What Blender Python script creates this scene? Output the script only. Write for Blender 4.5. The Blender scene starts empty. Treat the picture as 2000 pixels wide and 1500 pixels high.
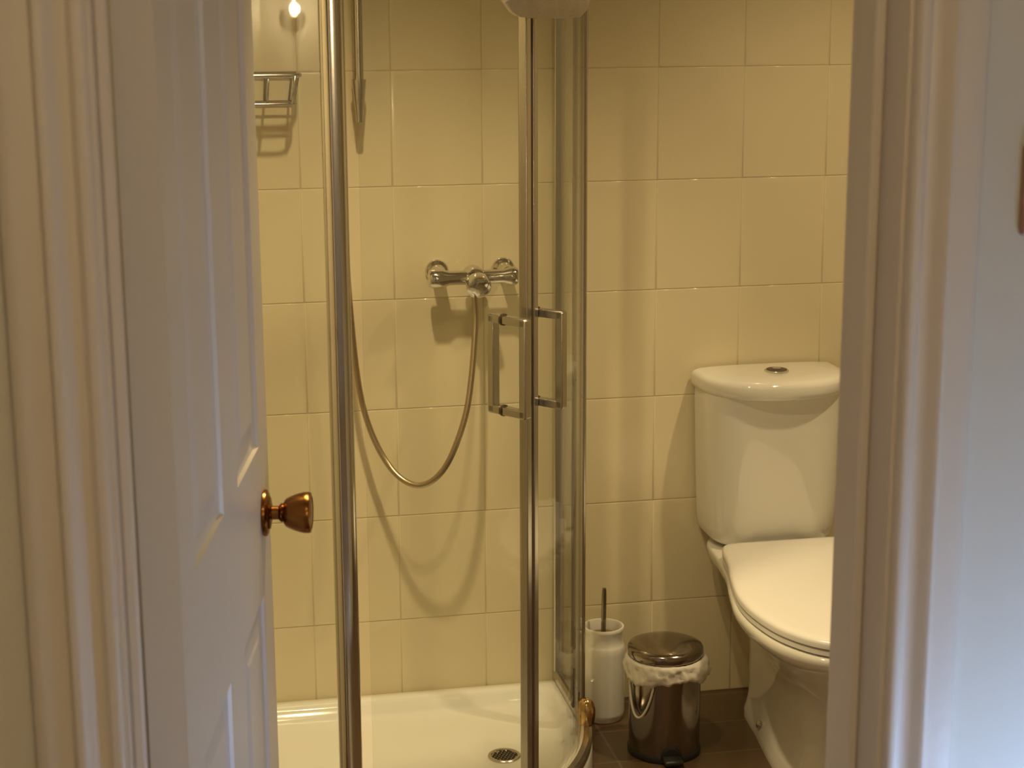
import bpy, bmesh, math, random
from mathutils import Vector, Matrix
random.seed(7)
C = bpy.context.scene.collection
sc = bpy.context.scene
PI = math.pi
H = 1.648          # eye height
D = 3.7875         # far tiled wall
YF, YB = 1.56, 1.70  # hall face and bathroom face of the wall with the doorway

# ------------------------------------------------------------------ camera
def make_camera():
    pi_, ro, ya = math.radians(12.595), math.radians(-.263), math.radians(11.252)
    fw = Vector((math.sin(ya)*math.cos(pi_), math.cos(ya)*math.cos(pi_), -math.sin(pi_)))
    r0 = Vector((math.cos(ya), -math.sin(ya), 0)); u0 = r0.cross(fw)
    r = r0*math.cos(ro) + u0*math.sin(ro); u = u0*math.cos(ro) - r0*math.sin(ro)
    cd = bpy.data.cameras.new('camera'); cd.sensor_width = 36; cd.lens = 3400/2000*36
    cd.clip_start = .02
    cd.dof.use_dof = True; cd.dof.focus_distance = 3.3; cd.dof.aperture_fstop = 8.5
    co = bpy.data.objects.new('camera', cd); C.objects.link(co)
    m = Matrix((( r.x, u.x, -fw.x, 0), (r.y, u.y, -fw.y, 0), (r.z, u.z, -fw.z, H), (0, 0, 0, 1)))
    co.matrix_world = m
    sc.camera = co
make_camera()

# ------------------------------------------------------------------ light
w = bpy.data.worlds.new('world'); sc.world = w; w.use_nodes = True
w.node_tree.nodes['Background'].inputs[0].default_value = (.55, .75, 1, 1)
w.node_tree.nodes['Background'].inputs[1].default_value = .3
WARM = (1, .77, .42)
def lamp(name, loc, power, radius, color=WARM):
    l = bpy.data.lights.new(name, 'POINT'); l.energy = power; l.shadow_soft_size = radius; l.color = color
    o = bpy.data.objects.new(name, l); o.location = loc; C.objects.link(o); return o
def spotlight(loc, aim, power, size, blend=1.0, radius=.022):
    l = bpy.data.lights.new('downlight', 'SPOT'); l.energy = power; l.shadow_soft_size = radius; l.color = WARM
    l.spot_size = math.radians(size); l.spot_blend = blend
    o = bpy.data.objects.new('downlight', l); o.location = loc; C.objects.link(o)
    o.rotation_euler = (Vector(aim)-Vector(loc)).to_track_quat('-Z', 'Y').to_euler(); return o
spotlight((.35, 2.90, 2.37), (.34, 3.0, 0), 82, 102, radius=.03)
spotlight((.50, 2.58, 2.37), (.50, 3.15, 0), 36, 84, radius=.03)
spotlight((1.62, 2.98, 2.37), (1.50, 3.20, 0), 56, 102, radius=.03)
lamp('wall_lamp_light', (.53, -.985, 1.60), 8.6, .018)
lamp('hall_fill_light', (.25, .35, 2.28), 2.6, .05, (1, .74, .42))  # added fill that brightens the hall side of the doorway
al = bpy.data.lights.new('daylight', 'AREA'); al.shape = 'RECTANGLE'; al.size = .32; al.size_y = .5
al.energy = 13; al.color = (.38, .58, 1)
ao = bpy.data.objects.new('daylight', al); ao.location = (1.03, 1.09, .38)
ao.rotation_euler = (math.radians(90), 0, 0); C.objects.link(ao)   # faces +Y
vs = sc.view_settings
sc.display_settings.display_device = 'sRGB'
vs.view_transform = 'Standard'; vs.look = 'None'; vs.exposure = 0; vs.gamma = 1; vs.use_curve_mapping = False
sc.cycles.max_bounces = 12; sc.cycles.transparent_max_bounces = 24
sc.cycles.use_denoising = True
sc.cycles.blur_glossy = .5

# ------------------------------------------------------------------ materials
def mat(name, col, rough=.5, metal=0, bump=0, bscale=40, coat=0, var=0, vscale=8, spec=.5):
    m = bpy.data.materials.new(name); m.use_nodes = True
    nt = m.node_tree; b = nt.nodes['Principled BSDF']
    b.inputs['Base Color'].default_value = (*col, 1); b.inputs['Roughness'].default_value = rough
    b.inputs['Metallic'].default_value = metal; b.inputs['Coat Weight'].default_value = coat
    b.inputs['Specular IOR Level'].default_value = spec
    tc = nt.nodes.new('ShaderNodeTexCoord')
    if var:
        n = nt.nodes.new('ShaderNodeTexNoise'); n.inputs['Scale'].default_value = vscale
        nt.links.new(tc.outputs['Object'], n.inputs['Vector'])
        r = nt.nodes.new('ShaderNodeValToRGB')
        r.color_ramp.elements[0].position = .3; r.color_ramp.elements[1].position = .7
        r.color_ramp.elements[0].color = (*[c*(1-var) for c in col], 1)
        r.color_ramp.elements[1].color = (*[min(1, c*(1+var)) for c in col], 1)
        nt.links.new(n.outputs['Fac'], r.inputs['Fac']); nt.links.new(r.outputs['Color'], b.inputs['Base Color'])
    if bump:
        n = nt.nodes.new('ShaderNodeTexNoise'); n.inputs['Scale'].default_value = bscale
        nt.links.new(tc.outputs['Object'], n.inputs['Vector'])
        bp = nt.nodes.new('ShaderNodeBump'); bp.inputs['Strength'].default_value = bump; bp.inputs['Distance'].default_value = .002
        nt.links.new(n.outputs['Fac'], bp.inputs['Height']); nt.links.new(bp.outputs['Normal'], b.inputs['Normal'])
    return m
M = {}
M['tile'] = mat('cream_glazed_tile', (.79, .70, .49), .13, bump=.10, bscale=9, var=.015, vscale=2)
M['grout'] = mat('grout', (.66, .57, .39), .9)
M['paint'] = mat('white_gloss_paint', (.78, .70, .62), .38, bump=.15, bscale=60)
M['doorpaint'] = mat('white_door_paint', (.80, .74, .66), .36, bump=.1, bscale=50)
M['hallwall'] = mat('hall_wall_paint', (.74, .70, .62), .85, bump=.2, bscale=90)
M['ceiling'] = mat('ceiling_paint', (.68, .65, .58), .9)
M['ceramic'] = mat('white_ceramic', (.86, .84, .78), .08, coat=.5)
M['seat'] = mat('white_seat_plastic', (.90, .88, .84), .22)
M['acrylic'] = mat('white_shower_tray', (.90, .89, .85), .07, coat=.3)
M['chrome'] = mat('chrome', (.72, .70, .68), .10, 1)
M['satin'] = mat('brushed_chrome', (.60, .57, .53), .24, 1)
M['hose'] = mat('metal_hose', (.50, .42, .30), .32, 1)
M['steel'] = mat('bin_steel', (.30, .26, .22), .14, 1)
M['brass'] = mat('antique_brass', (.27, .115, .028), .25, 1, bump=.15, bscale=80)
M['black'] = mat('black_plastic', (.02, .02, .02), .4)
M['dark'] = mat('dark_hole', (.03, .025, .02), .7)
M['bag'] = mat('white_bin_bag', (.80, .76, .68), .35)
M['towel'] = mat('cream_towel', (.88, .80, .66), .95, bump=.8, bscale=180)
M['carpet'] = mat('hall_carpet', (.38, .30, .22), .95, bump=.8, bscale=200, var=.15, vscale=60)
M['switch'] = mat('bronze_switch_plate', (.40, .20, .13), .35, .3)
M['seal'] = mat('dark_rubber_seal', (.10, .07, .04), .5)
M['bristle'] = mat('brush_bristle', (.25, .18, .11), .9)

def glass_mat(name, tint, r0=.04):
    m = bpy.data.materials.new(name); m.use_nodes = True; nt = m.node_tree; nt.nodes.clear()
    o = nt.nodes.new('ShaderNodeOutputMaterial'); mx = nt.nodes.new('ShaderNodeMixShader')
    t = nt.nodes.new('ShaderNodeBsdfTransparent'); t.inputs[0].default_value = (*tint, 1)
    g = nt.nodes.new('ShaderNodeBsdfGlossy'); g.inputs['Roughness'].default_value = .015
    lw = nt.nodes.new('ShaderNodeLayerWeight'); lw.inputs['Blend'].default_value = .5
    p = nt.nodes.new('ShaderNodeMath'); p.operation = 'POWER'; p.inputs[1].default_value = 5
    q = nt.nodes.new('ShaderNodeMath'); q.operation = 'MULTIPLY_ADD'; q.inputs[1].default_value = 1-r0; q.inputs[2].default_value = r0
    L = nt.links.new
    L(lw.outputs['Facing'], p.inputs[0]); L(p.outputs[0], q.inputs[0]); L(q.outputs[0], mx.inputs[0])
    L(t.outputs[0], mx.inputs[1]); L(g.outputs[0], mx.inputs[2]); L(mx.outputs[0], o.inputs[0])
    return m
M['glass'] = glass_mat('shower_glass', (.975, .985, .97), .035)
M['pane'] = glass_mat('window_glass', (.97, .98, .98))

def emis(name, col, s):
    m = bpy.data.materials.new(name); m.use_nodes = True; b = m.node_tree.nodes['Principled BSDF']
    b.inputs['Emission Color'].default_value = (*col, 1); b.inputs['Emission Strength'].default_value = s
    return m
M['bulb'] = emis('lit_bulb', (1, .78, .42), 60)

def floor_mat():
    m = bpy.data.materials.new('brown_floor_tile'); m.use_nodes = True; nt = m.node_tree; b = nt.nodes['Principled BSDF']
    b.inputs['Roughness'].default_value = .3
    tc = nt.nodes.new('ShaderNodeTexCoord'); br = nt.nodes.new('ShaderNodeTexBrick')
    br.offset = 0; br.inputs['Scale'].default_value = 1; br.inputs['Brick Width'].default_value = .60
    br.inputs['Row Height'].default_value = .16; br.inputs['Mortar Size'].default_value = .003
    br.inputs['Color1'].default_value = (.135, .082, .042, 1); br.inputs['Color2'].default_value = (.155, .096, .05, 1)
    br.inputs['Mortar'].default_value = (.21, .15, .09, 1)
    mp = nt.nodes.new('ShaderNodeMapping'); mp.inputs['Location'].default_value = (.28, .075, 0)
    n = nt.nodes.new('ShaderNodeTexNoise'); n.inputs['Scale'].default_value = 18; n.inputs['Detail'].default_value = 6
    mx = nt.nodes.new('ShaderNodeMixRGB'); mx.blend_type = 'MULTIPLY'; mx.inputs[0].default_value = .5
    L = nt.links.new
    L(tc.outputs['Object'], mp.inputs[0]); L(mp.outputs[0], br.inputs['Vector']); L(tc.outputs['Object'], n.inputs['Vector'])
    L(br.outputs['Color'], mx.inputs[1]); L(n.outputs['Color'], mx.inputs[2]); L(mx.outputs[0], b.inputs['Base Color'])
    return m
M['floor'] = floor_mat()

# ------------------------------------------------------------------ helpers
def obj(name, bm, m, parent=None, smooth=False, bevel=0, seg=2, auto=None):
    bmesh.ops.recalc_face_normals(bm, faces=bm.faces)
    me = bpy.data.meshes.new(name); bm.to_mesh(me); bm.free()
    ms = m if isinstance(m, (list, tuple)) else [m]
    for x in ms: me.materials.append(x)
    o = bpy.data.objects.new(name, me); C.objects.link(o)
    if smooth:
        for p in me.polygons: p.use_smooth = True
        if auto is not None: me.set_sharp_from_angle(angle=math.radians(auto))
    if bevel:
        b = o.modifiers.new('bevel', 'BEVEL'); b.width = bevel; b.segments = seg; b.limit_method = 'ANGLE'
        for p in me.polygons: p.use_smooth = True
        me.set_sharp_from_angle(angle=math.radians(50))
    if parent:
        o.parent = parent
        o.matrix_parent_inverse = parent_inv(parent)
    return o
def world(o):
    m = o.matrix_basis.copy()
    if o.parent: m = world(o.parent) @ o.matrix_parent_inverse @ m
    return m
def parent_inv(p): return world(p).inverted()
def thing(name, loc, label, cat, group=None):
    o = bpy.data.objects.new(name, None); C.objects.link(o); o.location = loc; o.empty_display_size = .1
    o['label'] = label; o['category'] = cat
    if group: o['group'] = group
    return o
def structure(name, bm, m, **k):
    o = obj(name, bm, m, **k); o['kind'] = 'structure'; return o
def box(bm, x0, x1, y0, y1, z0, z1, mi=0, mt=None):
    vs = [bm.verts.new(Vector((x, y, z)) if mt is None else mt @ Vector((x, y, z))) for x in (x0, x1) for y in (y0, y1) for z in (z0, z1)]
    for f in ((0,1,3,2),(4,6,7,5),(0,4,5,1),(2,3,7,6),(0,2,6,4),(1,5,7,3)):
        fc = bm.faces.new([vs[i] for i in f]); fc.material_index = mi
def B(*a, **k):
    bm = bmesh.new(); box(bm, *a, **k); return bm
def loft(bm, rings, close=True, cap0=True, cap1=True, mi=0):
    R = [[bm.verts.new(p) for p in r] for r in rings]; n = len(R[0])
    for a, b in zip(R, R[1:]):
        for i in range(n if close else n-1):
            j = (i+1) % n
            f = bm.faces.new((a[i], a[j], b[j], b[i])); f.material_index = mi
    if close and cap0: bm.faces.new(R[0][::-1])
    if close and cap1: bm.faces.new(R[-1])
    return R
def circ(c, r, n=32, z=0, sx=1, sy=1):
    return [Vector((c[0]+r*sx*math.cos(2*PI*i/n), c[1]+r*sy*math.sin(2*PI*i/n), z)) for i in range(n)]
def lathe(bm, prof, n=40, mt=None, cap0=True, cap1=True):
    rings = []
    for r, z in prof:
        ring = [Vector((max(r, 1e-4)*math.cos(2*PI*i/n), max(r, 1e-4)*math.sin(2*PI*i/n), z)) for i in range(n)]
        if mt is not None: ring = [mt @ v for v in ring]
        rings.append(ring)
    loft(bm, rings, cap0=cap0, cap1=cap1)
def frames(pts):
    out = []; up = None
    for i, p in enumerate(pts):
        t = (pts[min(i+1, len(pts)-1)] - pts[max(i-1, 0)]).normalized()
        if up is None:
            up = Vector((0, 0, 1)) if abs(t.z) < .9 else Vector((0, -1, 0))
        s = t.cross(up).normalized(); up = s.cross(t).normalized(); out.append((p, s, up))
    return out
def tube(bm, pts, r, n=12, cap=True):
    pts = [Vector(p) for p in pts]; rings = []
    for k, (p, s, u) in enumerate(frames(pts)):
        rr = r[k] if isinstance(r, (list, tuple)) else r
        rings.append([p + s*rr*math.cos(2*PI*i/n) + u*rr*math.sin(2*PI*i/n) for i in range(n)])
    loft(bm, rings, cap0=cap, cap1=cap)
def T(*a, **k):
    bm = bmesh.new(); tube(bm, *a, **k); return bm
def spline(P, n=12):
    P = [Vector(p) for p in P]; out = []
    for i in range(len(P)-1):
        a, b = P[max(i-1, 0)], P[i]; c, d = P[i+1], P[min(i+2, len(P)-1)]
        for k in range(n):
            t = k/n
            out.append(.5*((2*b) + (c-a)*t + (2*a-5*b+4*c-d)*t*t + (3*b-a-3*c+d)*t**3))
    out.append(P[-1]); return out
def rail(bm, path, prof):
    """sweep a 2D profile (u outward, v up) along a horizontal path of (point, outward normal)"""
    rings = [[p + nrm*u + Vector((0, 0, v)) for u, v in prof] for p, nrm in path]
    loft(bm, rings)

# ------------------------------------------------------------------ room shell
XL, XR = -.10, 2.25        # bathroom side walls
CEIL = 2.40
# far wall: real tiles 0.20 x 0.25 with bevelled edges on a grout bed
def tiled(axis, plane, a0, a1, off_a, off_z, sign, ztop):
    """tiles over a wall; axis 'x' : wall in XZ at y=plane, 'y' : wall in YZ at x=plane; sign: room side"""
    bm = bmesh.new(); g = .0009; bv = .0022; dp = .0011
    def P(a, d, z):
        return Vector((a, plane+sign*d, z)) if axis == 'x' else Vector((plane+sign*d, a, z))
    i0 = math.floor((a0-off_a)/.2); i1 = math.ceil((a1-off_a)/.2)
    j0 = math.floor((0-off_z)/.25); j1 = math.ceil((ztop-off_z)/.25)
    for i in range(i0, i1):
        for j in range(j0, j1):
            xa = max(a0, off_a+i*.2)+g; xb = min(a1, off_a+(i+1)*.2)-g
            za = max(0, off_z+j*.25)+g; zb = min(ztop, off_z+(j+1)*.25)-g
            if xb-xa < .01 or zb-za < .01: continue
            tl = [random.uniform(-.00035, .00035) for _ in range(4)]
            rings = []
            for ins, d in ((0, 0), (.0006, .0009), (bv*.6, dp*.9), (bv*1.6, dp*1.03), (bv*4, dp*1.08)):
                q = [(xa+ins, za+ins), (xb-ins, za+ins), (xb-ins, zb-ins), (xa+ins, zb-ins)]
                rings.append([bm.verts.new(P(u, d+(t if d > .001 else 0), v)) for (u, v), t in zip(q, tl)])
            for r1, r2 in zip(rings, rings[1:]):
                for k in range(4):
                    f = bm.faces.new((r1[k], r1[(k+1) % 4], r2[(k+1) % 4], r2[k])); f.smooth = True
            f = bm.faces.new(rings[-1]); f.smooth = True
    bmesh.ops.recalc_face_normals(bm, faces=bm.faces)
    if axis == 'x': box(bm, a0, a1, plane, plane-sign*.12, 0, ztop, 1)
    else: box(bm, plane, plane-sign*.12, a0, a1, 0, ztop, 1)
    return bm
bm = tiled('x', D, XL, XR, .289, -.01, -1, CEIL); structure('wall_back', bm, [M['tile'], M['grout']])
bm = tiled('y', XL, YB, D, D-.2, -.01, 1, CEIL); structure('wall_left', bm, [M['tile'], M['grout']])
bm = tiled('y', XR, YB, D, D-.2, -.01, -1, CEIL); structure('wall_right', bm, [M['tile'], M['grout']])
structure('floor', B(XL-.12, XR+.12, YB-.06, D+.12, -.1, 0), M['floor'])
structure('floor_hall', B(-1.1, 1.6, -1.3, YB-.06, -.1, 0), M['carpet'])
structure('ceiling', B(XL-.12, XR+.12, YB, D+.12, CEIL, CEIL+.1), M['ceiling'])
structure('ceiling_hall', B(-1.1, 1.6, -1.3, YB, CEIL, CEIL+.1), M['ceiling'])
# wall with the doorway
LL, LR = -.055, .692       # inner faces of the door lining
DT = 2.0
bm = bmesh.new()
box(bm, -1.1, LL-.03, YF, YB, 0, CEIL); box(bm, LR+.03, XR+.12, YF, YB, 0, CEIL)
box(bm, LL-.03, LR+.03, YF, YB, DT+.03, CEIL)
structure('wall_front', bm, M['hallwall'])
# hall walls
structure('wall_hall_left', B(-1.1, -1.0, -1.3, YF, 0, CEIL), M['hallwall'])
structure('wall_hall_back', B(-1.0, 1.6, -1.3, -1.12, 0, CEIL), M['hallwall'])
structure('wall_hall_right', B(1.40, 1.52, -1.12, YF, 0, CEIL), M['hallwall'])
bm = bmesh.new()      # unseen return wall, added to direct the daylight from its low window
WY = 1.02; wx0, wx1, wz0, wz1 = .87, 1.19, .10, .66
box(bm, .84, wx0, WY, WY+.12, 0, CEIL); box(bm, wx1, 1.40, WY, WY+.12, 0, CEIL)
box(bm, wx0, wx1, WY, WY+.12, 0, wz0); box(bm, wx0, wx1, WY, WY+.12, wz1, CEIL)
structure('wall_hall_added', bm, M['hallwall'])
bm = bmesh.new(); fy0, fy1 = WY+.07, WY+.11; t = .025
box(bm, wx0, wx1, fy0, fy1, wz0, wz0+t); box(bm, wx0, wx1, fy0, fy1, wz1-t, wz1)
box(bm, wx0, wx0+t, fy0, fy1, wz0+t, wz1-t); box(bm, wx1-t, wx1, fy0, fy1, wz0+t, wz1-t)
win = structure('window_1', bm, M['paint'])
obj('window_pane', B(wx0+t, wx1-t, fy0+.016, fy0+.020, wz0+t, wz1-t), M['pane'], win)

# door lining with stops, architraves
for side, x, sg in (('left', LL, 1), ('right', LR, -1)):
    bm = bmesh.new()
    box(bm, min(x, x-sg*.03), max(x, x-sg*.03), YF, YB, 0, DT+.03)
    structure('trim_%d' % (1 if sg > 0 else 2), bm, M['paint'], bevel=.0015)
    bm = B(min(x, x+sg*.012), max(x, x+sg*.012), 1.612, 1.655, 0, DT-.012)
    structure('trim_%d' % (3 if sg > 0 else 4), bm, M['paint'], bevel=.003)
structure('trim_5', B(LL, LR, YF, YB, DT, DT+.03), M['paint'])
structure('trim_6', B(LL+.012, LR-.012, 1.612, 1.655, DT-.012, DT), M['paint'])
prof = [(0, 0), (0, .008), (.002, .0125), (.006, .0145), (.011, .0135), (.0135, .0095), (.016, .0075), (.022, .0085),
        (.027, .013), (.031, .0205), (.035, .0225), (.039, .0215), (.0415, .016), (.0425, .0135), (.050, .0145), (.062, .0155), (.069, .0145), (.072, .011), (.0725, 0)]
def arch(x_in, sg, num, sc_w):
    bm = bmesh.new(); rings = []
    for z in (0, DT+.075):
        rings.append([Vector((x_in+sg*u*sc_w, YF-h, z)) for u, h in prof])
    loft(bm, rings)
    structure('trim_%d' % num, bm, M['paint'], smooth=True, auto=40)
arch(LL-.004, -1, 7, 1.12)
arch(LR+.004, 1, 8, 1.0)
bm = bmesh.new()
loft(bm, [[Vector((x, YF-h, DT+.004+u)) for u, h in prof] for x in (LL-.09, LR+.08)])
structure('trim_9', bm, M['paint'], smooth=True, auto=40)

# ------------------------------------------------------------------ door leaf (opened inwards)
da = math.radians(10.6)
DM = Matrix.Translation((-.003, 1.702, 0)) @ Matrix((( math.sin(da), math.cos(da), 0, 0), (math.cos(da), -math.sin(da), 0, 0), (0, 0, 1, 0), (0, 0, 0, 1)))
# local coordinates: x = along the leaf, y = out of the visible face, z up
DW, DTH, DH = .692, .040, 1.985
panels = [(.088, .290), (.405, .602)]
rows = [(.20, .845), (1.055, 1.86)]
def door_mesh():
    bm = bmesh.new()
    xs = sorted({0, DW} | {v for p in panels for v in p}); zs = sorted({.006, DH} | {v for p in rows for v in p})
    for face, s in ((0, 1), (-DTH, -1)):
        for i in range(len(xs)-1):
            for j in range(len(zs)-1):
                q = (xs[i], xs[i+1], zs[j], zs[j+1])
                if (xs[i], xs[i+1]) in panels and (zs[j], zs[j+1]) in rows:
                    steps = [(0, 0), (.003, -.0045), (.012, -.0062), (.020, -.0070), (.024, -.0068), (.032, -.0048), (.044, -.0022), (.047, -.0018)]
                    R = []
                    for ins, d in steps:
                        R.append([bm.verts.new(DM @ Vector((x, face+s*d, z))) for x, z in
                                  ((q[0]+ins, q[2]+ins), (q[1]-ins, q[2]+ins), (q[1]-ins, q[3]-ins), (q[0]+ins, q[3]-ins))])
                    for a, b in zip(R, R[1:]):
                        for k in range(4): bm.faces.new((a[k], a[(k+1) % 4], b[(k+1) % 4], b[k]))
                    bm.faces.new(R[-1])
                else:
                    bm.faces.new([bm.verts.new(DM @ Vector((x, face, z))) for x, z in ((q[0], q[2]), (q[1], q[2]), (q[1], q[3]), (q[0], q[3]))])
    def quad(*p): bm.faces.new([bm.verts.new(DM @ Vector(v)) for v in p])
    z0, z1 = .006, DH
    for x in (0, DW): quad((x, 0, z0), (x, -DTH, z0), (x, -DTH, z1), (x, 0, z1))
    for z in (z0, z1): quad((0, 0, z), (DW, 0, z), (DW, -DTH, z), (0, -DTH, z))
    bmesh.ops.remove_doubles(bm, verts=bm.verts, dist=.0002)
    return bm
door = structure('door_1', door_mesh(), M['doorpaint'])
def knob(side):
    # axis along local +y (out of face)
    base = DM @ Matrix.Translation((.628, 0 if side > 0 else -DTH, .955)) @ Matrix.Rotation(-side*PI/2, 4, 'X')
    bm = bmesh.new()
    lathe(bm, [(.031, 0), (.0325, .002), (.032, .005), (.028, .007), (.024, .0075), (.022, .0095), (.014, .011), (.011, .012)], 40, base)
    ros = obj('rosette', bm, M['brass'], door, smooth=True, auto=35)
    bm = bmesh.new()
    lathe(bm, [(.0095, .010), (.0095, .021), (.012, .023), (.0135, .025), (.0125, .027), (.0160, .0285), (.0195, .031), (.0225, .037), (.0250, .043), (.0272, .050),
               (.0285, .056), (.0285, .0625), (.0275, .065), (.0225, .0662), (.0215, .0652), (.012, .0660), (0, .0665)], 44, base)
    obj('door_knob', bm, M['brass'], door, smooth=True, auto=40)
knob(1); knob(-1)
for z in (.25, 1.05, 1.75):
    bm = bmesh.new(); lathe(bm, [(.006, z-.045), (.006, z+.045)], 16, Matrix.Translation((-.052, 1.708, 0)))
    obj('hinge', bm, M['brass'], door, smooth=True, auto=40)

# ------------------------------------------------------------------ shower
Rr = .565; cx, cy = .292, D-.80+.567; xr = cx+Rr; yf = cy-Rr
TZ = .065
def qoutline(ins, n_arc=40, fil=.02):
    """closed outline of the quadrant tray inset by ins"""
    x0, x1, y0, y1 = XL+.003+ins, xr+.014-ins, yf-.014+ins, D-.0045-ins
    R = x1-cx; f = fil
    pts = []
    def fillet(cxx, cyy, a0, a1, n=6):
        for i in range(n+1):
            a = math.radians(a0+(a1-a0)*i/n); pts.append((cxx+f*math.cos(a), cyy+f*math.sin(a)))
    fillet(x0+f, y1-f, 180, 90); fillet(x1-f, y1-f, 90, 0)
    for i in range(1, 8): pts.append((x1, (y1-f)+(cy-(y1-f))*i/8))
    for i in range(n_arc+1):
        a = -PI/2*i/n_arc; pts.append((cx+R*math.cos(a), cy+R*math.sin(a)))
    for i in range(1, 6): pts.append((cx+(x0+f-cx)*i/6, y0))
    fillet(x0+f, y0+f, 270, 180)
    for i in range(1, 8): pts.append((x0, (y0+f)+((y1-f)-(y0+f))*i/8))
    return pts
tray = thing('shower_tray', (.46, 3.39, 0), 'white quadrant shower tray on the floor under the glass enclosure', 'shower tray')
dc = Vector((.668, 3.462, .0))
bm = bmesh.new(); rings = []
for ins, z, fil in ((0, 0, .006), (0, TZ-.012, .006), (.002, TZ-.004, .008), (.008, TZ, .012), (.034, TZ+.001, .03), (.040, TZ-.001, .04), (.047, TZ-.008, .045),
                    (.056, TZ-.024, .055), (.066, TZ-.030, .06), (.085, TZ-.033, .06)):
    rings.append([Vector((x, y, z)) for x, y in qoutline(ins, fil=fil)])
last = rings[-1]
for t in (.75, .5, .3, .16):
    rings.append([Vector((dc.x+(p.x-dc.x)*t, dc.y+(p.y-dc.y)*t, TZ-.033-.004*(1-t))) for p in last])
loft(bm, rings)
obj('tray_basin', bm, M['acrylic'], tray, smooth=True, auto=50)
drz = TZ-.0365
bm = bmesh.new(); lathe(bm, [(.036, drz), (.036, drz+.003), (.034, drz+.0045), (.029, drz+.004), (.028, drz+.002), (0, drz+.002)], 40, Matrix.Translation((dc.x, dc.y, 0)))
drain = obj('drain_ring', bm, M['satin'], tray, smooth=True, auto=40)
bm = bmesh.new()
for i in range(-3, 4):
    for j in range(-3, 4):
        if i*i+j*j > 10: continue
        lathe(bm, [(.0033, drz+.0022), (.0033, drz+.0032)], 8, Matrix.Translation((dc.x+i*.0082+(j % 2)*.004, dc.y+j*.0076, 0)))
obj('drain_holes', bm, M['dark'], drain)

enc = thing('shower_enclosure', (.46, 3.39, TZ), 'curved glass shower enclosure with chrome uprights in the tiled corner', 'shower enclosure')
ET = 1.86; ZB = TZ+.0012
def ap(a, R=Rr, z=0.0):
    """a in degrees, 0 = front-left end of the curve, 90 = right end"""
    a = math.radians(a); return Vector((cx+R*math.sin(a), cy-R*math.cos(a), z))
def an(a): a = math.radians(a); return Vector((math.sin(a), -math.cos(a), 0))
path = [(Vector((XL+.004, yf, 0)), Vector((0, -1, 0))), (Vector((cx-.03, yf, 0)), Vector((0, -1, 0)))]
path += [(ap(a), an(a)) for a in range(0, 91, 3)]
path += [(Vector((xr, cy+.03, 0)), Vector((1, 0, 0))), (Vector((xr, D-.006, 0)), Vector((1, 0, 0)))]
def rr(u0, u1, v0, v1, r=.004):
    return [(u0+r, v0), (u1-r, v0), (u1, v0+r), (u1, v1-r), (u1-r, v1), (u0+r, v1), (u0, v1-r), (u0, v0+r)]
bm = bmesh.new(); rail(bm, path, rr(-.011, .013, ZB, ZB+.026, .006)); obj('bottom_rail', bm, M['satin'], enc, smooth=True, auto=40)
bm = bmesh.new(); rail(bm, path, rr(-.016, .016, ET-.035, ET, .006)); obj('top_rail', bm, M['satin'], enc, smooth=True, auto=40)
zt = ET-.036; zb = ZB+.027
# wall channels
for n, b in (('front', (XL+.004, XL+.030, yf-.012, yf+.012)), ('right', (xr-.012, xr+.012, D-.032, D-.006))):
    obj('wall_channel', B(*b, zb, zt), M['satin'], enc, bevel=.003)
# uprights
def upright(c, nrm, w, d, rad, mm=None):
    tn = Vector((-nrm.y, nrm.x, 0)); bm = bmesh.new(); ring = []
    for k in range(4):
        sx, sy = ((1, 1), (-1, 1), (-1, -1), (1, -1))[k]
        for i in range(7):
            a = math.radians(90*k+90*i/6)
            ring.append((sx*(w/2-rad)+rad*math.cos(a), sy*(d/2-rad)+rad*math.sin(a)))
    loft(bm, [[c+tn*u+nrm*v+Vector((0, 0, z)) for u, v in ring] for z in (zb, zt)])
    return obj('upright', bm, mm or M['chrome'], enc, smooth=True, auto=60)
upright(Vector((cx-.004, yf, 0)), Vector((0, -1, 0)), .043, .036, .0175)
upright(Vector((xr, cy-.004, 0)), Vector((1, 0, 0)), .024, .022, .006, M['satin'])
# dark seal beside each upright
bm = bmesh.new(); box(bm, xr-.018, xr-.0125, cy-.012, cy+.004, zb, zt); box(bm, xr-.009, xr+.0015, cy-.0180, cy-.0155, zb, zt); obj('seal_strip', bm, M['seal'], enc)
# fixed panels
obj('glass_panel', B(XL+.030, cx-.026, yf-.003, yf+.003, zb, zt), M['glass'], enc)
obj('glass_panel', B(xr-.003, xr+.003, cy+.012, D-.032, zb, zt), M['glass'], enc)
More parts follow.
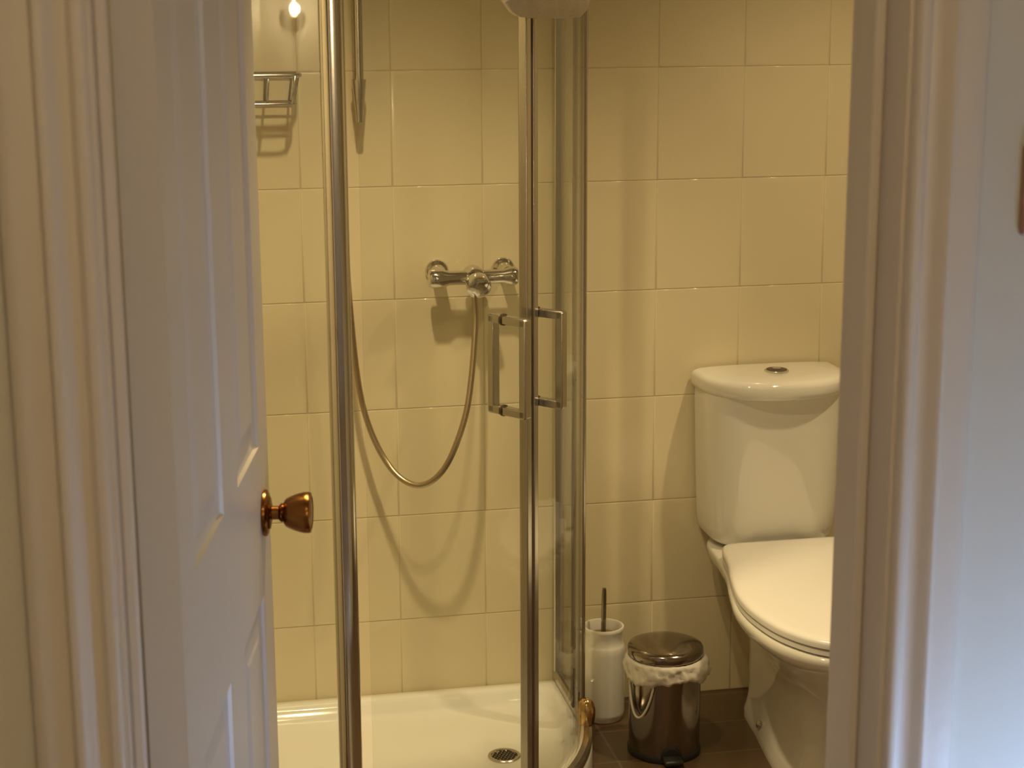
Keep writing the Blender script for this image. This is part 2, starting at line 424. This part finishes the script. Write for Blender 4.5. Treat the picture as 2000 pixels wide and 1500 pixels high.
# curved sliding doors, one each side of the middle
def curved(a0, a1, r0, r1, z0, z1, n=18):
    bm = bmesh.new(); rings = []
    for i in range(n+1):
        a = a0+(a1-a0)*i/n
        rings.append([ap(a, r0, z0), ap(a, r1, z0), ap(a, r1, z1), ap(a, r0, z1)])
    loft(bm, rings); return bm
MID = 41.3
def handle(a, par):
    m = an(a); tn = Vector((-m.y, m.x, 0)); z0, z1 = .893, 1.065
    def sect(r0, h):          # D handle seen on one side
        o = []
        bm = bmesh.new()
        pa = ap(a, r0); out = h
        P = [pa+Vector((0, 0, z1)), pa+m*out+Vector((0, 0, z1)), pa+m*out+Vector((0, 0, z0)), pa+Vector((0, 0, z0))]
        hw = .0088
        def bar(p, q, w1):
            d = (q-p).normalized(); s = tn; u = d.cross(s)
            loft(bm, [[c+s*i*w1+u*j*.0078 for i, j in ((-1, -1), (1, -1), (1, 1), (-1, 1))] for c in (p, q)])
        e = Vector((0, 0, .006)); sgn = m*(.006 if out > 0 else -.006)
        bar(P[0], P[1]+sgn, hw); bar(P[3], P[2]+sgn, hw); bar(P[1]+e, P[2]-e, hw)
        return bm
    hd = obj('handle', sect(Rr-.010, .052), M['satin'], par, bevel=.002)
    obj('handle', sect(Rr-.016, -.024), M['satin'], par, bevel=.002)
    for z in (z0, z1):
        bm = bmesh.new()
        q = ap(a, Rr-.013, z)
        mt = Matrix.Translation(q) @ m.to_track_quat('Z', 'Y').to_matrix().to_4x4()
        lathe(bm, [(.0112, -.0022), (.0112, .0022)], 20, mt)
        obj('washer', bm, M['seal'], par, smooth=True, auto=40)
rd0, rd1 = Rr-.016, Rr-.010
for a0, a1, ha, se in ((4, MID-.2, 34, MID-1.1), (MID+.2, 87, 44.2, MID+1.1)):
    dr = obj('shower_door', curved(a0, a1, rd0, rd1, zb+.008, zt-.002), M['glass'], enc)
    bm = curved(min(se, se)-.75, se+.75, Rr-.022, Rr-.002, zb+.006, zt-.002, 2)
    obj('edge_profile', bm, M['satin'], dr, bevel=.002)
    handle(ha, dr)
bm = curved(MID-.22, MID+.22, Rr-.020, Rr-.0035, zb+.006, zt-.002, 2); obj('magnetic_seal', bm, M['seal'], enc)
# door guide at the foot of the curve; gold colour paints in a warm reflection
M['warm_glint'] = mat('chrome_warm_reflection', (.75, .52, .26), .16, 1)
q = ap(81, Rr+.002, zb+.020)
bm = bmesh.new()
lathe(bm, [(.004, -.036), (.012, -.033), (.018, -.022), (.0205, -.005), (.0200, .010), (.016, .024), (.009, .032), (.003, .034)], 28, Matrix.Translation(q))
obj('door_guide', bm, M['warm_glint'], enc, smooth=True)

# towel draped over the top rail
tw0, tw1 = 30.5, 60.0
def towel():
    bm = bmesh.new(); n = 36; rings = []
    th = .009
    for i in range(n+1):
        f = i/n; a = tw0+(tw1-tw0)*f
        e = min(f, 1-f)*2
        rnd = .030*(1-min(1, e/.35))**2          # rounded lower corners
        wv = .003*math.sin(f*19)+.002*math.sin(f*41+1)
        zlo = 1.612+rnd-.006*math.sin(PI*f); zin = 1.70
        r_out = .024+wv; sec = []
        sec += [(r_out+.002, zlo), (r_out, 1.75), (.022, ET-.006), (.014, ET+.012), (0, ET+.017), (-.014, ET+.012), (-.022, ET-.006), (-.024, 1.78), (-.026, zin)]
        sec2 = [(-.026+th*.7, zin-.001), (-.0175, 1.78), (-.0175, ET-.008), (-.011, ET+.004), (0, ET+.0075), (.011, ET+.004), (.0175, ET-.008), (r_out-th*.7, 1.75), (r_out-th, zlo+.001)]
        rings.append([ap(a, Rr+u, v) for u, v in sec+sec2])
    loft(bm, rings); return bm
o = obj('towel', towel(), M['towel'], smooth=True)
o['label'] = 'pale cream towel hanging over the top rail of the curved shower doors'; o['category'] = 'towel'

# mixer bar valve on the far wall
mx0, mx1, mz, my = .556, .752, 1.045, D-.072
mixer = thing('shower_mixer', (.657, D, mz), 'chrome bar shower mixer with round control on the tiled wall inside the shower', 'shower mixer')
def ycyl(bm, x, z, prof, n=32):   # profile along -Y from the wall
    lathe(bm, prof, n, Matrix.Translation((x, D, z)) @ Matrix.Rotation(PI/2, 4, 'X'))
bm = bmesh.new()
tube(bm, [(mx0, my, mz), (mx0+.004, my, mz), (.585, my, mz), (.60, my, mz), (.72, my, mz), (.735, my, mz), (mx1-.004, my, mz), (mx1, my, mz)],
     [.018, .021, .021, .0155, .0155, .021, .021, .018], 32)
obj('bar_body', bm, M['chrome'], mixer, smooth=True, auto=40)
for x in (.584, .734):
    bm = bmesh.new(); ycyl(bm, x, mz+.006, [(.026, .002), (.026, .006), (.023, .010), (.018, .013), (.014, .018), (.014, .065)]); obj('wall_flange', bm, M['chrome'], mixer, smooth=True, auto=40)
bm = bmesh.new(); ycyl(bm, .657, mz, [(.024, .045), (.024, .078), (.021, .083), (.021, .088)]); obj('mixer_body', bm, M['chrome'], mixer, smooth=True, auto=40)
bm = bmesh.new()
lathe(bm, [(.019, -.004), (.0235, .002), (.0265, .008), (.0275, .024), (.0265, .030), (.020, .034), (.008, .0355), (0, .036)], 36,
      Matrix.Translation((.659, D-.090, mz-.004)) @ Matrix.Rotation(math.radians(118), 4, 'X'))
obj('control_knob', bm, M['chrome'], mixer, smooth=True, auto=40)
bm = bmesh.new(); lathe(bm, [(.0115, mz-.042), (.0115, mz-.012)], 24, Matrix.Translation((.657, D-.070, 0))); obj('outlet', bm, M['chrome'], mixer, smooth=True, auto=40)

# riser rail with slider, hand shower and hose
rx, ry = .4145, D-.055
rail_t = thing('shower_riser_rail', (rx, D, 1.47), 'vertical chrome riser rail with hand shower on the wall behind the left upright', 'riser rail')
bm = T([(rx, ry, 1.475), (rx, ry, 2.10)], .0105, 20); obj('rail_tube', bm, M['satin'], rail_t, smooth=True, auto=40)
for z0, z1 in ((1.385, 1.475), (2.10, 2.13)):
    bm = bmesh.new()
    lathe(bm, [(.0075, z0), (.0085, z0+.02), (.0125, z1-.035 if z1-z0 > .05 else z0+.022), (.0155, z1-.004), (.0155, z1)], 24, Matrix.Translation((rx, ry, 0)))
    tube(bm, [(rx, ry, z1-.02), (rx, D-.004, z1-.02)], .010, 16)
    obj('rail_bracket', bm, M['satin'], rail_t, smooth=True, auto=40)
bm = bmesh.new(); box(bm, rx-.02, rx+.02, ry-.045, ry+.018, 1.93, 1.97); obj('slider', bm, M['chrome'], rail_t, bevel=.006, seg=3)
hs = thing('hand_shower', (rx, D-.09, 1.95), 'chrome hand shower head held on the riser rail', 'hand shower')
bm = T([(rx-.03, D-.085, 1.90), (rx-.032, D-.10, 2.0), (rx-.034, D-.14, 2.09)], [.010, .012, .014], 16); obj('grip', bm, M['chrome'], hs, smooth=True, auto=40)
bm = bmesh.new(); lathe(bm, [(.015, .02), (.04, .005), (.042, -.008), (.038, -.012), (0, -.012)], 32, Matrix.Translation((rx-.034, D-.165, 2.11)) @ Matrix.Rotation(math.radians(-35), 4, 'X'))
obj('spray_head', bm, M['chrome'], hs, smooth=True, auto=40)
pix = [(.657, .070, 1.003), (.656, .082, .955), (.650, .100, .905), (.638, .125, .830), (.622, .148, .760), (.596, .160, .690), (.570, .160, .640),
       (.540, .150, .608), (.508, .135, .599), (.475, .110, .615), (.445, .085, .655), (.418, .068, .720), (.400, .060, .800), (.388, .058, .92),
       (.378, .058, 1.10), (.372, .060, 1.35), (.374, .068, 1.6), (.380, .080, 1.80), (.384, .085, 1.90)]
bm = T(spline([(x, D-s, z) for x, s, z in pix], 8), .0068, 14)
ho = obj('shower_hose', bm, M['hose'], smooth=True)
ho['label'] = 'flexible metal shower hose looping down from the mixer and up behind the left upright'; ho['category'] = 'shower hose'

# wire soap basket on the far wall
bz0, bz1 = 1.428, 1.487
bk = thing('wire_basket', (.165, D-.004, bz0), 'small wire soap basket high on the shower tiles, left of the chrome upright', 'basket')
def bloop(z, e):
    x0, x1, y0, y1 = .045+e, .287-e, D-.105+e, D-.009
    return [(x0, y1, z), (x0, y0+.02, z), (x0+.006, y0+.006, z), (x0+.02, y0, z), (x1-.02, y0, z), (x1-.006, y0+.006, z), (x1, y0+.02, z), (x1, y1, z), (x0, y1, z)]
for z, e, nm, r in ((bz1, 0, 'top_rim', .0052), (bz0, .010, 'bottom_rim', .0034)):
    bm = bmesh.new(); tube(bm, bloop(z, e), r, 10); obj(nm, bm, M['satin'], bk, smooth=True)
bm = bmesh.new()
for i in range(5):
    x = .055+.222*i/4; xb = .063+.206*i/4
    tube(bm, [(x, D-.105, bz1), (xb, D-.095, bz0), (xb, D-.009, bz0), (x, D-.009, bz1)], .0026, 8)
for y in (.03, .065):
    tube(bm, [(.045, D-y, bz1), (.055, D-y, bz0), (.277, D-y, bz0), (.287, D-y, bz1)], .0024, 8)
obj('wires', bm, M['satin'], bk, smooth=True)

# ------------------------------------------------------------------ toilet
tx = 1.342
toi = thing('toilet', (tx, 3.4, 0), 'white close-coupled toilet with lid down against the tiled wall', 'toilet')
def dshape(xc, hw, yb, yf_, n=44, p=2.4, straight=.35):
    """back edge straight on the wall side, front bowed; starts back-left, goes to back-right along the front"""
    pts = [(xc-hw, yb)]
    ys = yb-(yb-yf_)*straight
    for i in range(n+1):
        a = PI+PI*i/n
        c, s = math.cos(a), math.sin(a)
        pts.append((xc+hw*math.copysign(abs(c)**(2/p), c), ys-(ys-yf_)*abs(s)**(2/p)))
    pts.append((xc+hw, yb)); return pts
cxx = 1.349; ybk = D-.012
bm = bmesh.new(); rings = []
for z, hw, yfr in ((.400, .110, D-.125), (.404, .128, D-.140), (.412, .141, D-.152), (.425, .150, D-.160), (.445, .1545, D-.165), (.48, .157, D-.168), (.60, .162, D-.174), (.72, .1655, D-.179), (.765, .1665, D-.180)):
    rings.append([Vector((x, y, z)) for x, y in dshape(cxx, hw, ybk, yfr, p=3.4, straight=.2)])
loft(bm, rings); obj('cistern', bm, M['ceramic'], toi, smooth=True, auto=60)
bm = bmesh.new(); rings = []
for z, e in ((.765, -.004), (.763, .002), (.766, .006), (.776, .0085), (.790, .0085), (.797, .0060), (.8015, -.001), (.8045, -.012), (.807, -.05), (.808, -.10)):
    rings.append([Vector((x, y, z)) for x, y in dshape(cxx, .1665+e, ybk, D-.200-e, p=2.5, straight=.10)])
loft(bm, rings); obj('cistern_lid', bm, M['ceramic'], toi, smooth=True, auto=60)
bm = bmesh.new(); lathe(bm, [(.028, .8065), (.028, .811), (.025, .8125), (0, .8125)], 32, Matrix.Translation((1.349, D-.10, 0)))
ring_ = obj('flush_button', bm, M['chrome'], toi, smooth=True, auto=40)
bm = bmesh.new(); lathe(bm, [(.0235, .8128), (.0235, .8136), (.0215, .814)], 32, Matrix.Translation((1.349, D-.10, 0)), cap1=True)
for s in (-1, 1):
    pass
obj('button_ring', bm, M['seal'], ring_, smooth=True, auto=40)
bm = bmesh.new(); lathe(bm, [(.010, .8142), (.010, .816), (.007, .8168)], 24, Matrix.Translation((1.349, D-.10, 0))); obj('small_button', bm, M['chrome'], ring_, smooth=True, auto=40)

# pan: outlines as (half offset, y) from back to front, mirrored
def outl(L, z, n=10):
    pts = spline([(x, y, 0) for x, y in L], n)
    left = [Vector((tx-p.x, p.y, z)) for p in pts]; right = [Vector((tx+p.x, p.y, z)) for p in reversed(pts[:-1])]
    return left+right
rim = [(.110, 3.775), (.140, 3.72), (.151, 3.62), (.168, 3.50), (.198, 3.38), (.222, 3.26), (.222, 3.15), (.200, 3.05), (.150, 2.975), (.075, 2.935), (0, 2.925)]
mid = [(.080, 3.76), (.095, 3.70), (.100, 3.62), (.112, 3.52), (.132, 3.42), (.148, 3.32), (.150, 3.22), (.136, 3.13), (.100, 3.07), (.053, 3.04), (0, 3.03)]
ped = [(.050, 3.66), (.057, 3.62), (.060, 3.56), (.063, 3.50), (.068, 3.44), (.072, 3.38), (.074, 3.31), (.070, 3.25), (.054, 3.205), (.031, 3.185), (0, 3.18)]
foot = [(.045, 3.655), (.066, 3.640), (.074, 3.60), (.080, 3.53), (.089, 3.46), (.099, 3.38), (.104, 3.30), (.100, 3.22), (.078, 3.165), (.042, 3.145), (0, 3.14)]
def lerp(A, Bq, t): return [(a[0]*(1-t)+b[0]*t, a[1]*(1-t)+b[1]*t) for a, b in zip(A, Bq)]
bm = bmesh.new()
seq = [(foot, 0), (foot, .020), (lerp(foot, ped, .35), .040), (lerp(foot, ped, .8), .075), (ped, .11), (ped, .16), (lerp(ped, mid, .12), .205), (lerp(ped, mid, .45), .25), (lerp(ped, mid, .8), .285),
       (lerp(mid, rim, .15), .315), (lerp(mid, rim, .5), .343), (lerp(mid, rim, .85), .366), (lerp(mid, rim, .97), .380), (rim, .392), (lerp(rim, mid, .03), .399), (lerp(rim, mid, .12), .400)]
loft(bm, [outl(L, z) for L, z in seq]); obj('pan', bm, M['ceramic'], toi, smooth=True, auto=70)
lidL = [(.105, 3.600), (.138, 3.592), (.156, 3.555), (.172, 3.47), (.197, 3.37), (.217, 3.26), (.217, 3.16), (.196, 3.06), (.148, 2.982), (.075, 2.940), (0, 2.930)]
def ins(L, e):
    out = []
    for x, y in L:
        d = Vector((x, y-3.2)); l = max(d.length, 1e-6); out.append((max(0, x*(1-e/l)), 3.2+(y-3.2)*(1-e/l)))
    return out
bm = bmesh.new()
loft(bm, [outl(ins(lidL, e), z) for e, z in ((.004, .4035), (.001, .405), (.001, .414), (.004, .4155))]); obj('seat', bm, M['seat'], toi, smooth=True, auto=50)
bm = bmesh.new()
loft(bm, [outl(ins(lidL, e), z) for e, z in ((.003, .4175), (-.001, .419), (-.0015, .428), (.001, .433), (.007, .436), (.02, .4375), (.08, .439))]); obj('seat_lid', bm, M['seat'], toi, smooth=True, auto=60)
for s in (-1, 1):
    bm = bmesh.new(); tube(bm, [(tx+s*.085-.025, 3.606, .420), (tx+s*.085+.025, 3.606, .420)], .011, 20); lathe(bm, [(.012, .4005), (.012, .42)], 20, Matrix.Translation((tx+s*.085, 3.612, 0)))
    obj('seat_hinge', bm, M['seat'], toi, smooth=True, auto=40)
bm = bmesh.new(); lathe(bm, [(.0095, 0), (.0085, .004), (.004, .006), (0, .0065)], 20, Matrix.Translation((tx-.082, 3.49, .038)) @ Matrix.Rotation(math.radians(-70), 4, 'Y'))
obj('bolt_cap', bm, M['satin'], toi, smooth=True, auto=40)

# ------------------------------------------------------------------ toilet brush
bxx, byy = .947, 3.690
br = thing('toilet_brush', (bxx, byy, 0), 'toilet brush in a white ceramic holder with a slim chrome handle beside the shower', 'toilet brush')
bm = bmesh.new()
lathe(bm, [(.043, 0), (.0455, .002), (.0460, .008), (.0490, .011), (.0500, .02), (.0505, .10), (.0505, .165), (.0500, .178), (.0475, .184), (.0455, .187), (.0452, .200), (.0458, .212),
           (.0480, .2185), (.0485, .2225), (.0470, .226), (.0435, .226), (.0415, .222), (.0405, .19), (.0405, .10), (0, .09)], 48, Matrix.Translation((bxx, byy, 0)))
obj('holder', bm, M['ceramic'], br, smooth=True, auto=50)
bm = bmesh.new(); lathe(bm, [(.004, .12), (.033, .125), (.038, .15), (.0385, .195), (.030, .205), (.008, .209), (0, .209)], 32, Matrix.Translation((bxx, byy, 0)))
obj('brush_head', bm, M['bristle'], br, smooth=True)
bm = T([(bxx, byy, .205), (bxx+.001, byy, .300), (bxx+.0015, byy, .316)], [.0058, .0056, .0042], 16); obj('brush_handle', bm, M['steel'], br, smooth=True, auto=40)

# ------------------------------------------------------------------ pedal bin
px_, py_ = 1.036, 3.487
bn = thing('pedal_bin', (px_, py_, 0), 'small steel pedal bin with a white bag showing under its lid beside the toilet', 'bin')
PT = Matrix.Translation((px_, py_, 0))
bm = bmesh.new(); lathe(bm, [(.074, .0), (.081, .002), (.082, .012), (.080, .016)], 48, PT); obj('base_ring', bm, M['black'], bn, smooth=True, auto=40)
bm = bmesh.new(); lathe(bm, [(.079, .016), (.079, .222), (.076, .224)], 56, PT); obj('body', bm, M['steel'], bn, smooth=True, auto=40)
bm = bmesh.new(); lathe(bm, [(.076, .226), (.0815, .228), (.0838, .232), (.0836, .244), (.081, .2485), (.070, .253), (.050, .258), (.025, .2605), (0, .2615)], 56, PT)
obj('lid', bm, M['steel'], bn, smooth=True, auto=50)
# bag overhang
rnd = random.Random(3)
ph = [rnd.uniform(0, 6.28) for _ in range(8)]
def rf(a, k): return sum(math.sin(a*(3+2*i)+ph[i]+k*1.7*i)/(1+.3*i) for i in range(6))/3
def crumple(a, k):
    return (math.sin(a*5+ph[0]+k*.9)+.8*math.sin(a*9+ph[1]-k*1.6)+.7*math.sin(a*17+ph[2]+k*2.3)+.6*math.sin(a*29+ph[3]-k*1.1)+.4*math.sin(a*47+ph[4]+k*3))/2.2
bm = bmesh.new(); rings = []; n = 220
for k, (r, z) in enumerate([(.0765, .2235), (.0820, .2275), (.0850, .2255), (.0868, .219), (.0850, .213), (.0880, .207), (.0872, .200), (.0880, .193), (.0860, .186)]):
    ring = []
    for i in range(n):
        a = 2*PI*i/n; w_ = min(1, k/4)
        side = .009*max(0, math.cos(a-math.radians(-28)))**3
        low = .010*max(0, math.cos(a-math.radians(228)))**6+.006*max(0, math.sin(a*7+1.3))**2-.010*max(0, math.cos(a-math.radians(262)))**8
        rad = r+.0035*w_*(crumple(a, k)+.75)+side*w_
        ring.append(Vector((px_+rad*math.cos(a), py_+rad*math.sin(a), z+.0022*w_*crumple(a+.3, k*1.5)-low*max(0, (k-3)/5))))
    rings.append(ring)
R2 = [[Vector((px_+(v.x-px_)*.985, py_+(v.y-py_)*.985, v.z)) for v in r] for r in reversed(rings[1:])]
loft(bm, rings+R2, cap0=False, cap1=False)
obj('bag_overhang', bm, M['bag'], bn, smooth=True)
# bail handle on the left front
def ha_(deg, r, z): a = math.radians(deg); return Vector((px_+r*math.cos(a), py_+r*math.sin(a), z))
A0, A1 = 186, 238
pts = []
for i in range(25):
    f = i/24; a = A0+(A1-A0)*f; s = math.sin(PI*f)
    pts.append(ha_(a, .0835+.004*s, .200-.098*s**.62))
bm = T(pts, .0026, 10); obj('bin_handle', bm, M['bag'], bn, smooth=True)
# pedal
bm = bmesh.new(); ang = math.radians(-94)
mt = Matrix.Translation((px_, py_, 0)) @ Matrix.Rotation(ang, 4, 'Z')
box(bm, .070, .112, -.021, .021, .008, .020, mt=mt); obj('pedal', bm, M['black'], bn, bevel=.005, seg=3)
bm = bmesh.new(); mt2 = mt @ Matrix.Translation((.076, 0, .018)) @ Matrix.Rotation(PI/2, 4, 'Y')
lathe(bm, [(.024, 0), (.024, .004), (.018, .006)], 24, mt2); bmesh.ops.bisect_plane(bm, geom=bm.verts[:]+bm.edges[:]+bm.faces[:], plane_co=(0, 0, .004), plane_no=(0, 0, -1), clear_outer=True)
obj('pedal_slot', bm, M['black'], bn)

# ------------------------------------------------------------------ hall switch, wall lamp, added hall fill lamp, ceiling spots
sw = thing('light_switch', (.857, YF, 1.462), 'bronze light switch plate on the hall wall right of the doorway', 'light switch')
obj('switch_plate', B(.813, .901, YF-.008, YF-.0005, 1.418, 1.506), M['switch'], sw, bevel=.004, seg=3)
bm = B(.847, .867, YF-.012, YF-.0082, 1.444, 1.480); obj('rocker', bm, M['ceramic'], sw, bevel=.002)

wl = thing('wall_lamp', (.53, -1.12, 1.56), 'brass wall lamp with a bare bulb on the hall wall behind the viewer', 'lamp')
bm = bmesh.new(); lathe(bm, [(.05, 0), (.05, .006), (.04, .014), (.012, .02)], 32, Matrix.Translation((.53, -1.119, 1.56)) @ Matrix.Rotation(-PI/2, 4, 'X')); obj('back_plate', bm, M['brass'], wl, smooth=True, auto=40)
bm = T(spline([(.53, -1.10, 1.56), (.53, -1.06, 1.54), (.53, -1.035, 1.55), (.53, -1.03, 1.57)], 6), .005, 10); obj('lamp_arm', bm, M['brass'], wl, smooth=True)
bm = bmesh.new(); lathe(bm, [(.008, 0), (.013, .012), (.015, .025), (.012, .045), (.004, .062), (0, .064)], 24, Matrix.Translation((.53, -1.03, 1.57))); obj('bulb', bm, M['bulb'], wl, smooth=True)
hl = thing('hall_fill_lamp', (.25, .35, CEIL), 'unseen round lamp added above the viewer as fill for the hall', 'lamp')  # fixture made up to go with the added hall fill
bm = bmesh.new(); lathe(bm, [(.06, CEIL-.0005), (.06, CEIL-.02), (.055, CEIL-.025)], 36, Matrix.Translation((.25, .35, 0))); obj('lamp_base', bm, M['satin'], hl, smooth=True, auto=40)
bm = bmesh.new(); lathe(bm, [(.030, CEIL-.026), (.035, CEIL-.045), (.028, CEIL-.062), (0, CEIL-.068)], 36, Matrix.Translation((.25, .35, 0))); obj('bulb', bm, M['bulb'], hl, smooth=True, auto=40)
def spot(x, y, label):
    s = thing('ceiling_spotlight', (x, y, CEIL), label, 'ceiling light', 'spotlights on the bathroom ceiling')
    bm = bmesh.new(); lathe(bm, [(.050, CEIL-.0005), (.050, CEIL-.004), (.040, CEIL-.007), (.034, CEIL-.003), (.032, CEIL-.0015)], 36, Matrix.Translation((x, y, 0)), cap1=True); obj('bezel', bm, M['satin'], s, smooth=True, auto=40)
    bm = bmesh.new(); lathe(bm, [(.026, CEIL-.002), (.026, CEIL-.006), (.020, CEIL-.009), (0, CEIL-.010)], 28, Matrix.Translation((x, y, 0))); obj('bulb', bm, M['bulb'], s, smooth=True, auto=40)
spot(.35, 2.90, 'round chrome ceiling spotlight above the left of the shower front')
spot(.50, 2.58, 'round chrome ceiling spotlight nearest the doorway')
spot(1.62, 2.98, 'round chrome ceiling spotlight in front of the toilet')
